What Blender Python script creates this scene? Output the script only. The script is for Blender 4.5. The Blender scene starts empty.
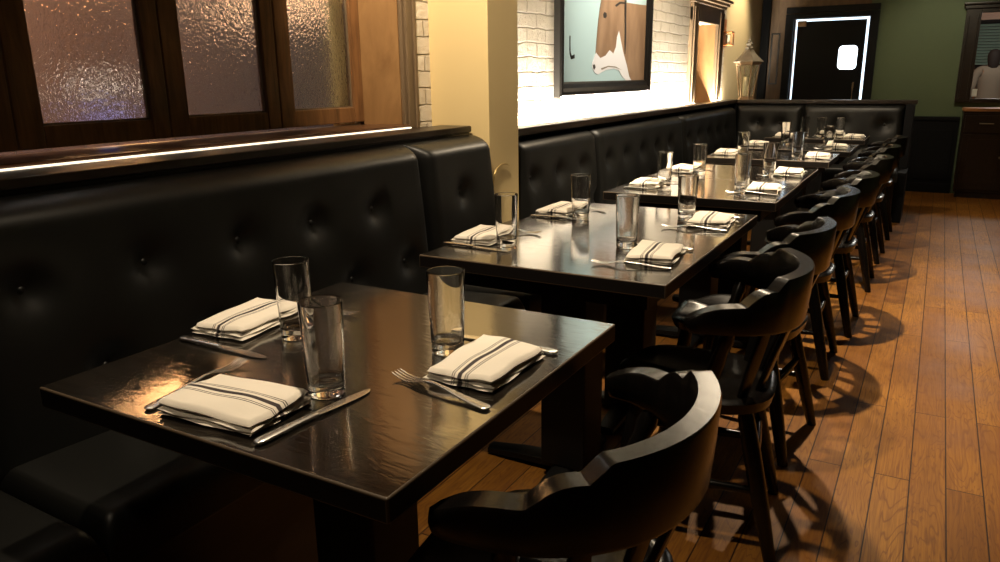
import bpy, bmesh, math, random
from mathutils import Vector, Matrix
random.seed(7)
PI = math.pi
sc = bpy.context.scene
C = sc.collection.objects
R_ = math.radians

# ------------------------------------------------------------------ camera
F = 752.86
YAW, PITCH, ROLL = R_(29.801), R_(15.088), R_(-0.763)
CAM = Vector((.536, -.648, 1.251))
fw = Vector((-math.sin(YAW)*math.cos(PITCH), math.cos(YAW)*math.cos(PITCH), -math.sin(PITCH)))
r0 = Vector((math.cos(YAW), math.sin(YAW), 0)); u0 = r0.cross(fw)
rr = math.cos(ROLL)*r0 + math.sin(ROLL)*u0
uu = -math.sin(ROLL)*r0 + math.cos(ROLL)*u0
cd = bpy.data.cameras.new('camera'); cam = bpy.data.objects.new('camera', cd); C.link(cam)
M3 = Matrix((rr, uu, -fw)).transposed().to_4x4(); M3.translation = CAM
cam.matrix_world = M3
cd.sensor_fit = 'HORIZONTAL'; cd.sensor_width = 36; cd.lens = F*36/1000; cd.clip_start = .02
sc.camera = cam
def onx(px, py, X):
    """the point of the wall plane x = X that a pixel of the photograph shows"""
    d = fw + rr*((px-500)/F) - uu*((py-281)/F)
    return CAM + d*((X-CAM.x)/d.x)

# ------------------------------------------------------------------ materials
def mat(name, col, rough=.5, metal=0, bump=None, **kw):
    m = bpy.data.materials.new(name); m.use_nodes = True
    b = m.node_tree.nodes['Principled BSDF']
    b.inputs['Base Color'].default_value = (*col, 1)
    b.inputs['Roughness'].default_value = rough
    b.inputs['Metallic'].default_value = metal
    for k, v in kw.items(): b.inputs[k.replace('_', ' ')].default_value = v
    if bump:
        sc_, st, dist = bump
        nz = node(m, 'ShaderNodeTexNoise', Scale=sc_, Detail=4)
        link(m, coords(m), nz.inputs['Vector'])
        bp = node(m, 'ShaderNodeBump', Strength=st, Distance=dist)
        link(m, nz.outputs['Fac'], bp.inputs['Height']); link(m, bp.outputs[0], b.inputs['Normal'])
    return m
def node(m, t, **kw):
    n = m.node_tree.nodes.new(t)
    for k, v in kw.items(): n.inputs[k.replace('_', ' ')].default_value = v
    return n
def link(m, a, b): m.node_tree.links.new(a, b)
def bsdf(m): return m.node_tree.nodes['Principled BSDF']
def coords(m, scale=(1, 1, 1), rot=(0, 0, 0), kind='Object'):
    t = m.node_tree.nodes.new('ShaderNodeTexCoord')
    mp = m.node_tree.nodes.new('ShaderNodeMapping')
    mp.inputs['Scale'].default_value = scale; mp.inputs['Rotation'].default_value = rot
    link(m, t.outputs[kind], mp.inputs['Vector'])
    return mp.outputs['Vector']
def ramp(m, fac, stops):
    r = m.node_tree.nodes.new('ShaderNodeValToRGB')
    e = r.color_ramp.elements
    while len(e) < len(stops): e.new(.5)
    for i, (p, c) in enumerate(stops):
        e[i].position = p; e[i].color = (*c, 1)
    link(m, fac, r.inputs['Fac']); return r.outputs['Color']
def mixc(m, fac, a, b, blend='MIX'):
    n = m.node_tree.nodes.new('ShaderNodeMix'); n.data_type = 'RGBA'; n.blend_type = blend
    for s, v in ((0, fac), (6, a), (7, b)):
        if hasattr(v, 'is_output'): link(m, v, n.inputs[s])
        else: n.inputs[s].default_value = v if s == 0 else (*v, 1)
    return n.outputs[2]
def wood(name, dark, light, rough, scale=(3, 40, 40), bump=.15, coat=0, bd=.002):
    m = mat(name, dark, rough)
    v = coords(m, scale)
    nz = node(m, 'ShaderNodeTexNoise', Scale=1.0, Detail=6, Roughness=.6, Distortion=.6)
    link(m, v, nz.inputs['Vector'])
    link(m, ramp(m, nz.outputs['Fac'], [(.3, dark), (.7, light)]), bsdf(m).inputs['Base Color'])
    bp = node(m, 'ShaderNodeBump', Strength=bump, Distance=bd)
    link(m, nz.outputs['Fac'], bp.inputs['Height']); link(m, bp.outputs[0], bsdf(m).inputs['Normal'])
    if coat: bsdf(m).inputs['Coat Weight'].default_value = coat; bsdf(m).inputs['Coat Roughness'].default_value = .1
    return m

M = {}
M['table'] = wood('black stained tabletop', (.005, .004, .0032), (.018, .0145, .011), .2, (4, 60, 60), .22, 0, .0006)
nz = node(M['table'], 'ShaderNodeTexNoise', Scale=5, Detail=5)
link(M['table'], coords(M['table']), nz.inputs['Vector'])
mr = node(M['table'], 'ShaderNodeMapRange'); mr.inputs['From Min'].default_value = .3; mr.inputs['From Max'].default_value = .75
mr.inputs['To Min'].default_value = .07; mr.inputs['To Max'].default_value = .17
link(M['table'], nz.outputs['Fac'], mr.inputs['Value']); link(M['table'], mr.outputs[0], bsdf(M['table']).inputs['Roughness'])
for k_, v_ in (('Coat Weight', 1), ('Coat Roughness', .11), ('Coat IOR', 1.82)): bsdf(M['table']).inputs[k_].default_value = v_
M['edge'] = mat('worn table edge', (.085, .06, .038), .35, bump=(60, .2, .001))
_t = M['table']
_n = node(_t, 'ShaderNodeTexNoise', Scale=1, Detail=2, Distortion=1.2); link(_t, coords(_t, (16, 60, 60), (0, 0, .5)), _n.inputs['Vector'])
_b = node(_t, 'ShaderNodeBump', Strength=.38, Distance=.0011); link(_t, _n.outputs['Fac'], _b.inputs['Height']); link(_t, _b.outputs[0], bsdf(_t).inputs['Coat Normal'])
M['side'] = mat('black stained table side', (.008, .006, .005), .5, bump=(60, .2, .001), Specular_IOR_Level=.25)
M['black'] = mat('black painted iron', (.005, .005, .005), .5, Specular_IOR_Level=.25)
M['chair'] = wood('black stained chair wood', (.002, .0017, .0015), (.006, .0045, .0035), .25, (30, 30, 5), .2)
bsdf(M['chair']).inputs['Specular IOR Level'].default_value = .34
M['leather'] = mat('black leather', (.0055, .0056, .005), .41, bump=(260, .12, .0006))
M['leather'].node_tree.nodes['Principled BSDF'].inputs['Specular IOR Level'].default_value = .38
M['darkwood'] = wood('dark stained wood', (.006, .0035, .002), (.022, .012, .006), .36, (30, 4, 30), .1)
M['sash'] = wood('brown varnished wood', (.085, .038, .014), (.23, .105, .038), .38, (40, 40, 5), .15)
M['sill'] = wood('brown varnished sill', (.035, .014, .006), (.10, .042, .017), .3, (40, 4, 40), .12)
M['ply'] = wood('plywood panel', (.17, .085, .03), (.30, .165, .065), .4, (9, 9, 3), .05)
M['casing'] = wood('grey brown painted casing', (.10, .065, .035), (.17, .115, .065), .45, (40, 40, 4), .08)
M['gold'] = mat('cream gold plaster', (.64, .49, .24), .6, bump=(30, .05, .002))
M['cream'] = mat('cream plaster', (.62, .50, .29), .6, bump=(30, .05, .002))
M['green'] = mat('sage green paint', (.10, .135, .07), .7, bump=(40, .05, .002))
M['ceiling'] = mat('cream plaster ceiling', (.27, .23, .17), .8)
M['brownwall'] = wood('brown panelling', (.10, .055, .022), (.19, .11, .045), .5, (20, 20, 3), .05)
M['steel'] = mat('polished stainless steel', (.82, .80, .76), .27, 1)
M['pewter'] = mat('weathered grey metal', (.26, .225, .17), .6, .3, bump=(80, .3, .002))
M['bronze'] = mat('tan bronze metal', (.30, .20, .11), .45, .3)
M['copper'] = mat('copper metal', (.75, .30, .10), .4, .6)
M['brass'] = mat('pale brass wire', (.75, .55, .25), .3, .8)
M['candle'] = mat('ivory wax', (.82, .76, .55), .5)
M['glass'] = mat('clear glass', (1, 1, 1), 0, 0, Transmission_Weight=1.0, IOR=1.45)
M['pane'] = mat('lantern glass', (.97, .97, .92), .25, 0, Transmission_Weight=1.0, IOR=1.3)
M['frame'] = mat('black picture frame', (.012, .011, .010), .3)
M['blue'] = mat('pale blue painted door print', (.40, .56, .59), .5)
M['hbrown'] = mat('chestnut coat print', (.29, .17, .09), .5, bump=(50, .1, .001))
nn = node(M['hbrown'], 'ShaderNodeTexNoise', Scale=9, Detail=5); link(M['hbrown'], coords(M['hbrown'], (1, 1, .4)), nn.inputs['Vector'])
link(M['hbrown'], ramp(M['hbrown'], nn.outputs['Fac'], [(.3, (.19, .115, .065)), (.7, (.31, .20, .12))]), bsdf(M['hbrown']).inputs['Base Color'])
M['hwhite'] = mat('white muzzle print', (.68, .68, .70), .5)
M['hdark'] = mat('dark print', (.03, .025, .022), .5)
M['doorblack'] = mat('black door paint', (.0035, .004, .005), .6, Specular_IOR_Level=.2)
M['orangewood'] = wood('orange varnished wood', (.34, .14, .045), (.5, .22, .08), .4, (5, 40, 40), .05)
M['skin'] = mat('skin', (.5, .3, .2), .5)
M['hair'] = mat('dark brown hair', (.012, .007, .005), .8)
M['tan'] = mat('tan knitted wool', (.20, .17, .13), .9, bump=(120, .3, .003))
M['trouser'] = mat('black cloth', (.012, .011, .011), .9)
M['teal'] = mat('pale teal blind slat', (.22, .34, .29), .5)
M['paper'] = mat('white paper', (.8, .78, .72), .7)
M['street'] = mat('street brick', (.2, .15, .13), .8)

def emis(name, col, s):
    m = bpy.data.materials.new(name); m.use_nodes = True
    b = bsdf(m); b.inputs['Base Color'].default_value = (.8, .8, .8, 1)
    b.inputs['Emission Color'].default_value = (*col, 1); b.inputs['Emission Strength'].default_value = s
    return m
M['led'] = emis('warm led strip', (1, .85, .62), 1.5)
M['frost'] = emis('frosted daylight pane', (.80, .92, 1), 3.2)
M['lampglow'] = emis('amber lamp globe', (1, .46, .17), 130)
M['lampsoft'] = emis('soft amber lamp globe', (1, .55, .28), 6)
M['lampwhite'] = emis('white lamp globe', (1, .85, .7), 3)
M['lampblue'] = emis('blue sign lamp', (.25, .3, 1), .7)

# napkin linen with one wide and several thin dark stripes (along local x)
def napkin_mat():
    m = mat('cream linen with dark stripes', (.80, .74, .64), .9)
    t = m.node_tree.nodes.new('ShaderNodeTexCoord'); s = m.node_tree.nodes.new('ShaderNodeSeparateXYZ')
    link(m, t.outputs['Object'], s.inputs[0])
    def math_(op, a, b=None):
        n = m.node_tree.nodes.new('ShaderNodeMath'); n.operation = op
        for i, v in enumerate((a, b)):
            if v is None: continue
            if hasattr(v, 'is_output'): link(m, v, n.inputs[i])
            else: n.inputs[i].default_value = v
        return n.outputs[0]
    y = math_('ADD', s.outputs['Y'], .004)
    tot = None
    for c, w in ((0, .0042), (.0115, .0008), (.0155, .0008), (-.0115, .0008), (-.0155, .0008)):
        d = math_('ABSOLUTE', math_('SUBTRACT', y, c)); k = math_('LESS_THAN', d, w)
        tot = k if tot is None else math_('MAXIMUM', tot, k)
    link(m, mixc(m, tot, (.80, .74, .64), (.045, .035, .035)), bsdf(m).inputs['Base Color'])
    w = node(m, 'ShaderNodeTexNoise', Scale=500, Detail=2); link(m, t.outputs['Object'], w.inputs['Vector'])
    w2 = node(m, 'ShaderNodeTexNoise', Scale=28, Detail=3); link(m, t.outputs['Object'], w2.inputs['Vector'])
    b1 = node(m, 'ShaderNodeBump', Strength=.25, Distance=.0006); link(m, w.outputs['Fac'], b1.inputs['Height'])
    b2 = node(m, 'ShaderNodeBump', Strength=.35, Distance=.004); link(m, w2.outputs['Fac'], b2.inputs['Height'])
    link(m, b1.outputs[0], b2.inputs['Normal']); link(m, b2.outputs[0], bsdf(m).inputs['Normal'])
    return m
M['napkin'] = napkin_mat()

# plank floor
def floor_mat():
    m = mat('oak plank floor', (.4, .2, .06), .35, Specular_IOR_Level=.2)
    b = bsdf(m)
    def brick(scale_y, w, off):
        br = m.node_tree.nodes.new('ShaderNodeTexBrick')
        br.offset = .37; br.offset_frequency = 2; br.squash = 1
        v = coords(m, (1, 1, 1), (0, 0, PI/2)); 
        ad = m.node_tree.nodes.new('ShaderNodeVectorMath'); ad.operation = 'ADD'; ad.inputs[1].default_value = (.3, off, 0)
        link(m, v, ad.inputs[0]); link(m, ad.outputs[0], br.inputs['Vector'])
        for k, x in (('Scale', 1), ('Mortar Size', .0021), ('Mortar Smooth', .2), ('Bias', 0), ('Brick Width', w), ('Row Height', scale_y)):
            br.inputs[k].default_value = x
        br.inputs['Color1'].default_value = (0, 0, 0, 1); br.inputs['Color2'].default_value = (1, 1, 1, 1); br.inputs['Mortar'].default_value = (.5, .5, .5, 1)
        return br
    br = brick(.1, 1.55, .006)
    rnd = br.outputs['Color']
    # grain: stretched noise, shifted per plank
    t = m.node_tree.nodes.new('ShaderNodeTexCoord')
    ad = m.node_tree.nodes.new('ShaderNodeVectorMath'); ad.operation = 'MULTIPLY_ADD'
    link(m, rnd, ad.inputs[0]); ad.inputs[1].default_value = (7, 13, 5); link(m, t.outputs['Object'], ad.inputs[2])
    mp = m.node_tree.nodes.new('ShaderNodeMapping'); mp.inputs['Scale'].default_value = (13, 1.7, 1); link(m, ad.outputs[0], mp.inputs['Vector'])
    n1 = node(m, 'ShaderNodeTexNoise', Scale=1, Detail=3, Roughness=.5, Distortion=.5); link(m, mp.outputs[0], n1.inputs['Vector'])
    # growth rings: bands of the smooth noise
    mu = m.node_tree.nodes.new('ShaderNodeMath'); mu.operation = 'MULTIPLY'; mu.inputs[1].default_value = 16; link(m, n1.outputs['Fac'], mu.inputs[0])
    fr = m.node_tree.nodes.new('ShaderNodeMath'); fr.operation = 'PINGPONG'; fr.inputs[1].default_value = .5; link(m, mu.outputs[0], fr.inputs[0])
    mp2 = m.node_tree.nodes.new('ShaderNodeMapping'); mp2.inputs['Scale'].default_value = (160, 5, 1); link(m, ad.outputs[0], mp2.inputs['Vector'])
    n2 = node(m, 'ShaderNodeTexNoise', Scale=1, Detail=4, Roughness=.65); link(m, mp2.outputs[0], n2.inputs['Vector'])
    n3 = node(m, 'ShaderNodeTexNoise', Scale=2.2, Detail=4); link(m, t.outputs['Object'], n3.inputs['Vector'])
    base = ramp(m, rnd, [(0, (.215, .088, .0125)), (.5, (.285, .122, .017)), (1, (.35, .158, .024))])
    c = mixc(m, ramp(m, fr.outputs[0], [(0, (.75,)*3), (.16, (0,)*3)]), base, (.13, .046, .012))
    c = mixc(m, ramp(m, n2.outputs['Fac'], [(.40, (0,)*3), (.72, (.7,)*3)]), c, (.11, .038, .010))
    c = mixc(m, ramp(m, n3.outputs['Fac'], [(.35, (.55,)*3), (.65, (0,)*3)]), c, (.14, .050, .013))
    c = mixc(m, br.outputs['Fac'], c, (.03, .012, .006))
    link(m, c, b.inputs['Base Color'])
    link(m, ramp(m, n3.outputs['Fac'], [(.3, (.38,)*3), (.7, (.55,)*3)]), b.inputs['Roughness'])
    inv = m.node_tree.nodes.new('ShaderNodeMath'); inv.operation = 'SUBTRACT'; inv.inputs[0].default_value = 1; link(m, br.outputs['Fac'], inv.inputs[1])
    bp = node(m, 'ShaderNodeBump', Strength=.6, Distance=.003); link(m, inv.outputs[0], bp.inputs['Height'])
    bp2 = node(m, 'ShaderNodeBump', Strength=.12, Distance=.002); link(m, n2.outputs['Fac'], bp2.inputs['Height'])
    n4 = node(m, 'ShaderNodeTexNoise', Scale=7, Detail=2); link(m, t.outputs['Object'], n4.inputs['Vector'])
    bp3 = node(m, 'ShaderNodeBump', Strength=.2, Distance=.01); link(m, n4.outputs['Fac'], bp3.inputs['Height'])
    link(m, bp.outputs[0], bp2.inputs['Normal']); link(m, bp2.outputs[0], bp3.inputs['Normal']); link(m, bp3.outputs[0], b.inputs['Normal'])
    return m
M['floor'] = floor_mat()

# white painted rough brick on a wall whose face is the y-z plane
def brick_mat(name, c1, c2, mort, bumpd=.012):
    m = mat(name, c1, .75)
    t = m.node_tree.nodes.new('ShaderNodeTexCoord'); s = m.node_tree.nodes.new('ShaderNodeSeparateXYZ'); link(m, t.outputs['Object'], s.inputs[0])
    cb = m.node_tree.nodes.new('ShaderNodeCombineXYZ'); 
    a = m.node_tree.nodes.new('ShaderNodeMath'); a.operation = 'ADD'; link(m, s.outputs['X'], a.inputs[0]); link(m, s.outputs['Y'], a.inputs[1])
    link(m, a.outputs[0], cb.inputs[0]); link(m, s.outputs['Z'], cb.inputs[1])
    nz = node(m, 'ShaderNodeTexNoise', Scale=7, Detail=6); link(m, t.outputs['Object'], nz.inputs['Vector'])
    ma = m.node_tree.nodes.new('ShaderNodeVectorMath'); ma.operation = 'MULTIPLY_ADD'
    link(m, nz.outputs['Color'], ma.inputs[0]); ma.inputs[1].default_value = (.045, .028, 0); link(m, cb.outputs[0], ma.inputs[2])
    br = m.node_tree.nodes.new('ShaderNodeTexBrick'); link(m, ma.outputs[0], br.inputs['Vector'])
    for k, x in (('Scale', 1), ('Mortar Size', .006), ('Mortar Smooth', .9), ('Bias', 0), ('Brick Width', .215), ('Row Height', .072)): br.inputs[k].default_value = x
    br.inputs['Color1'].default_value = (*c1, 1); br.inputs['Color2'].default_value = (*c2, 1); br.inputs['Mortar'].default_value = (*mort, 1)
    link(m, br.outputs['Color'], bsdf(m).inputs['Base Color'])
    inv = m.node_tree.nodes.new('ShaderNodeMath'); inv.operation = 'SUBTRACT'; inv.inputs[0].default_value = 1; link(m, br.outputs['Fac'], inv.inputs[1])
    n2 = node(m, 'ShaderNodeTexNoise', Scale=22, Detail=8, Roughness=.7); link(m, t.outputs['Object'], n2.inputs['Vector'])
    ad = m.node_tree.nodes.new('ShaderNodeMath'); ad.operation = 'MULTIPLY_ADD'; ad.inputs[1].default_value = 1.3
    link(m, n2.outputs['Fac'], ad.inputs[0]); link(m, inv.outputs[0], ad.inputs[2])
    bp = node(m, 'ShaderNodeBump', Strength=1, Distance=bumpd); link(m, ad.outputs[0], bp.inputs['Height']); link(m, bp.outputs[0], bsdf(m).inputs['Normal'])
    return m
M['brick'] = brick_mat('white painted brick', (.70, .63, .52), (.63, .56, .45), (.50, .42, .31))
M['streetbrick'] = brick_mat('street facade brick', (.20, .13, .10), (.13, .09, .08), (.2, .18, .16))

# rippled privacy glass
def ripple():
    m = mat('rippled privacy glass', (.92, .95, .93), .07, 0, Transmission_Weight=1.0, IOR=1.45)
    n1 = node(m, 'ShaderNodeTexNoise', Scale=1, Detail=2.5, Distortion=.5); link(m, coords(m, (150, 150, 80)), n1.inputs['Vector'])
    n2 = node(m, 'ShaderNodeTexNoise', Scale=1, Detail=1); link(m, coords(m, (40, 40, 60)), n2.inputs['Vector'])
    b1 = node(m, 'ShaderNodeBump', Strength=1, Distance=.0017); link(m, n1.outputs['Fac'], b1.inputs['Height'])
    b2 = node(m, 'ShaderNodeBump', Strength=1, Distance=.0034); link(m, n2.outputs['Fac'], b2.inputs['Height'])
    link(m, b1.outputs[0], b2.inputs['Normal']); link(m, b2.outputs[0], bsdf(m).inputs['Normal'])
    return m
M['ripple'] = ripple()

# ------------------------------------------------------------------ mesh helpers
def new(): return bmesh.new()
def obj(name, bm, m, parent=None, smooth=True, angle=40):
    me = bpy.data.meshes.new(name); bmesh.ops.recalc_face_normals(bm, faces=bm.faces[:]); bm.to_mesh(me); bm.free()
    for mm in (m if isinstance(m, (list, tuple)) else [m]): me.materials.append(mm)
    if smooth:
        me.polygons.foreach_set('use_smooth', [True]*len(me.polygons))
        me.set_sharp_from_angle(angle=R_(angle))
    o = bpy.data.objects.new(name, me); C.link(o)
    if smooth and angle in (40, 50):
        wn = o.modifiers.new('flat faces', 'WEIGHTED_NORMAL'); wn.keep_sharp = True; wn.weight = 80
    if parent: o.parent = parent
    return o
def tag(o, label, cat, group=None, kind=None):
    o['label'] = label; o['category'] = cat
    if group: o['group'] = group
    if kind: o['kind'] = kind
    return o
def thing(name, label, cat, loc=(0, 0, 0), rz=0, group=None):
    o = bpy.data.objects.new(name, None); C.link(o); o.empty_display_size = .05
    o.location = loc; o.rotation_euler = (0, 0, rz)
    return tag(o, label, cat, group)
def struct(name, bm, m, parent=None, label=None, **kw):
    o = obj(name, bm, m, parent, **kw)
    if not parent: o['kind'] = 'structure'
    if label: o['label'] = label; 
    return o
def dup(root, loc, rz, label, group=None):
    def cp(o, par):
        c = o.copy(); C.link(c); c.parent = par
        for ch in list(o.children): cp(ch, c)
        return c
    r = cp(root, None); r.location = loc; r.rotation_euler = (0, 0, rz); r['label'] = label
    if group: r['group'] = group
    return r
def box(bm, x0, x1, y0, y1, z0, z1, bev=0, seg=2, mi=0):
    P = [(x0, y0, z0), (x1, y0, z0), (x1, y1, z0), (x0, y1, z0), (x0, y0, z1), (x1, y0, z1), (x1, y1, z1), (x0, y1, z1)]
    v = [bm.verts.new(p) for p in P]
    fs = [bm.faces.new([v[i] for i in f]) for f in ((3, 2, 1, 0), (4, 5, 6, 7), (0, 1, 5, 4), (1, 2, 6, 5), (2, 3, 7, 6), (3, 0, 4, 7))]
    for f in fs: f.material_index = mi
    if bev:
        es = list({e for f in fs for e in f.edges})
        bmesh.ops.bevel(bm, geom=es, offset=bev, segments=seg, profile=.5, affect='EDGES')
    return v
def bbox(*a, **k):
    bm = new(); box(bm, *a, **k); return bm
def lathe(bm, prof, seg=32, c=(0, 0, 0), close=False):
    rings = []
    for r, z in prof:
        if r < 1e-6: rings.append([bm.verts.new((c[0], c[1], c[2]+z))])
        else: rings.append([bm.verts.new((c[0]+r*math.cos(2*PI*k/seg), c[1]+r*math.sin(2*PI*k/seg), c[2]+z)) for k in range(seg)])
    for a, b in zip(rings, rings[1:]):
        for k in range(seg):
            k2 = (k+1) % seg
            q = [a[k % len(a)], a[k2 % len(a)], b[k2 % len(b)], b[k % len(b)]]
            q2 = []
            for x in q:
                if x not in q2: q2.append(x)
            if len(q2) > 2: bm.faces.new(q2)
def rings_to_faces(bm, rings, cap=True, closed=False):
    n = len(rings[0])
    pairs = list(zip(rings, rings[1:]))
    if closed: pairs.append((rings[-1], rings[0]))
    for a, b in pairs:
        for k in range(n): bm.faces.new([a[k], a[(k+1) % n], b[(k+1) % n], b[k]])
    if cap and not closed:
        bm.faces.new(list(reversed(rings[0]))); bm.faces.new(rings[-1])
def tube(bm, pts, rad, seg=12, flat=1.0, up=Vector((0, 0, 1))):
    """round (or flattened) bar through pts"""
    pts = [Vector(p) for p in pts]
    if not hasattr(rad, '__len__'): rad = [rad]*len(pts)
    rings = []
    for i, p in enumerate(pts):
        d = (pts[min(i+1, len(pts)-1)] - pts[max(i-1, 0)]).normalized()
        s = d.cross(up)
        if s.length < 1e-4: s = d.cross(Vector((0, 1, 0)))
        s.normalize(); t = s.cross(d)
        rings.append([bm.verts.new(p + s*math.cos(2*PI*k/seg)*rad[i] + t*math.sin(2*PI*k/seg)*rad[i]*flat) for k in range(seg)])
    rings_to_faces(bm, rings)
def strip(bm, st, seg=10):
    """bar along local x: stations (x, y, half width, z centre, half thickness)"""
    rings = [[bm.verts.new((x, y + w*math.copysign(abs(math.cos(a))**.7, math.cos(a)), z + t*math.copysign(abs(math.sin(a))**.7, math.sin(a)))) for a in [2*PI*(k+.5)/seg for k in range(seg)]] for x, y, w, z, t in st]
    rings_to_faces(bm, rings)
def prism(bm, poly, f):
    """closed polygon (a,b) extruded between f(a,b,0) and f(a,b,1)"""
    lo = [bm.verts.new(f(a, b, 0)) for a, b in poly]; hi = [bm.verts.new(f(a, b, 1)) for a, b in poly]
    n = len(poly)
    for k in range(n): bm.faces.new([lo[k], lo[(k+1) % n], hi[(k+1) % n], hi[k]])
    bm.faces.new(list(reversed(lo))); bm.faces.new(hi)
def axis_pts(a, b, n, r):
    """samples dense near both ends"""
    out = []
    for t in (0, .03, .08, .16, .28, .45, .7, 1): out.append(a + r*t)
    m = max(2, n)
    for k in range(1, m): out.append(a + r + (b-a-2*r)*k/m)
    for t in (1, .7, .45, .28, .16, .08, .03, 0): out.append(b - r*t)
    return out
def cushion(u, v, depth, r, fn, f, nu=40, nv=20, flat_v0=False, base=0):
    """padded block: height field of rounded edges over u x v, minus fn(u,v); f maps (u,v,h) to a point"""
    bm = new()
    us = axis_pts(u[0], u[1], nu, r); vs = axis_pts(v[0], v[1], nv, r)
    def q(e): 
        e = min(1, max(0, e/r)); return math.sqrt(max(0, 1-(1-e)**2))
    G = []
    for a in us:
        row = []
        for b in vs:
            k = q(min(a-u[0], u[1]-a))*q(min(b-v[0], v[1]-b) if not flat_v0 else v[1]-b)
            row.append(bm.verts.new(f(a, b, depth*(base+(1-base)*k) - fn(a, b)*k)))
        G.append(row)
    for i in range(len(us)-1):
        for j in range(len(vs)-1): bm.faces.new([G[i][j], G[i+1][j], G[i+1][j+1], G[i][j+1]])
    rim = [G[i][0] for i in range(len(us))] + [G[-1][j] for j in range(1, len(vs))] + [G[i][-1] for i in range(len(us)-2, -1, -1)] + [G[0][j] for j in range(len(vs)-2, 0, -1)]
    low = []
    i = 0
    rimuv = [(us[i], vs[0]) for i in range(len(us))] + [(us[-1], vs[j]) for j in range(1, len(vs))] + [(us[i], vs[-1]) for i in range(len(us)-2, -1, -1)] + [(us[0], vs[j]) for j in range(len(vs)-2, 0, -1)]
    low = [bm.verts.new(f(a, b, -.002)) for a, b in rimuv]
    n = len(rim)
    for k in range(n): bm.faces.new([rim[k], rim[(k+1) % n], low[(k+1) % n], low[k]])
    bm.faces.new(low)
    return bm

# ------------------------------------------------------------------ setting: shell
YB = 8.7            # back wall
XW = -1.45          # near left wall
XF = -1.33          # far left wall (painted brick)
struct('floor', bbox(-1.7, 3.0, -2.6, 8.9, -.1, 0), M['floor'])
struct('ceiling', bbox(-1.9, 3.0, -2.6, 9.0, 2.5, 2.6), M['ceiling'])
struct('wall_right', bbox(2.8, 2.95, -2.6, 8.9, 0, 2.5), M['green'])
struct('wall_behind', bbox(-1.9, 2.95, -2.7, -2.55, 0, 2.5), M['brownwall'])
# near left wall with the window opening y -1.0 .. 1.95, z 1.05 .. 2.3
bm = new()
box(bm, -1.75, XW, -2.6, -.95, 0, 2.5); box(bm, -1.75, XW, 2.0, 2.6, 0, 2.5)
box(bm, -1.75, XW, -.95, 2.0, 0, 1.0); box(bm, -1.75, XW, -.95, 2.0, 2.25, 2.5)
struct('wall_left', bm, M['brick'], smooth=False)
bm = new(); box(bm, -1.60, -1.15, 2.22, 2.49, 0, 2.5, .006)
struct('wall_left_pillar', bm, M['gold'], smooth=True)
# far brick wall with the framed recess y 5.93 .. 6.62
bm = new()
box(bm, -1.75, XF, 2.49, 5.92, 0, 2.5); box(bm, -1.75, XF, 6.66, 7.02, 0, 2.5)
box(bm, -1.75, XF, 5.92, 6.66, 0, 1.0); box(bm, -1.75, XF, 5.92, 6.66, 1.70, 2.5)
struct('wall_left_brick', bm, M['brick'], smooth=False)
struct('wall_left_plaster', bbox(-1.75, XF, 7.02, YB+.2, 0, 2.5), M['cream'])
# back wall with the door opening and the serving opening
DX0, DX1, DZ = -.985, -.215, 1.845
OX0, OX1, OZ0, OZ1 = .80, 1.62, .96, 1.85
bm = new()
box(bm, XF, DX0, YB, YB+.15, 0, 2.5); box(bm, DX0, DX1, YB, YB+.15, DZ, 2.5)
struct('wall_back_panelled', bm, M['brownwall'])
bm = new()
box(bm, DX1, OX0, YB, YB+.15, 0, 2.5)
box(bm, OX0, OX1, YB, YB+.15, 0, OZ0); box(bm, OX0, OX1, YB, YB+.15, OZ1, 2.5); box(bm, OX1, 2.8, YB, YB+.15, 0, 2.5)
struct('wall_back', bm, M['green'], smooth=False)
bm = new()
box(bm, -.123, OX0-.06, YB-.02, YB, 0, .76, .003)
for x0, x1 in ((0.0, .34), (.38, .70)): box(bm, x0, x1, YB-.028, YB-.02, .14, .66, .006)
box(bm, -.123, OX0-.06, YB-.035, YB, .76, .80, .006); box(bm, -.123, OX0-.06, YB-.035, YB, 0, .10, .006)
struct('trim_1', bm, M['doorblack'], label='black wainscot under the green wall')

# ------------------------------------------------------------------ door with daylight around it
bm = new()
for x0, x1, z0, z1 in ((-1.07, DX0, 0, DZ+.05), (DX1, -.125, 0, DZ+.05), (DX0, DX1, DZ, DZ+.05)):
    box(bm, x0, x1, YB-.035, YB+.1, z0, z1, .006)
box(bm, -1.07, -.125, YB-.03, YB, DZ+.056, DZ+.12, .006)
struct('trim_2', bm, M['doorblack'], label='black door casing')
bm = new()
wx0, wx1, wz0, wz1 = -.51, -.30, 1.285, 1.555
dx0, dx1, dzt, y0, y1 = DX0+.032, DX1-.034, DZ-.03, YB+.045, YB+.085
box(bm, dx0, wx0, y0, y1, .01, dzt); box(bm, wx1, dx1, y0, y1, .01, dzt)
box(bm, wx0, wx1, y0, y1, .01, wz0); box(bm, wx0, wx1, y0, y1, wz1, dzt)
door = struct('door_1', bm, M['doorblack'], smooth=False); door['label'] = 'black door with daylight leaking round its edges'
def rrect(x0, x1, z0, z1, r, n=6):
    o = []
    for cx, cz, a0 in ((x1-r, z1-r, 0), (x0+r, z1-r, 90), (x0+r, z0+r, 180), (x1-r, z0+r, 270)):
        for k in range(n+1):
            a = R_(a0+90*k/n); o.append((cx+r*math.cos(a), cz+r*math.sin(a)))
    return o
bm = new()      # ring that rounds the corners of the little window
outer = rrect(wx0-.012, wx1+.012, wz0-.012, wz1+.012, .005); inner = rrect(wx0+.008, wx1-.008, wz0+.008, wz1-.008, .045)
R4 = [[bm.verts.new((x, y, z)) for x, z in pl] for pl, y in ((outer, y0-.012), (inner, y0-.012), (inner, y1), (outer, y1))]
rings_to_faces(bm, R4, closed=True)
obj('window_frame', bm, M['doorblack'], door)
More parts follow.
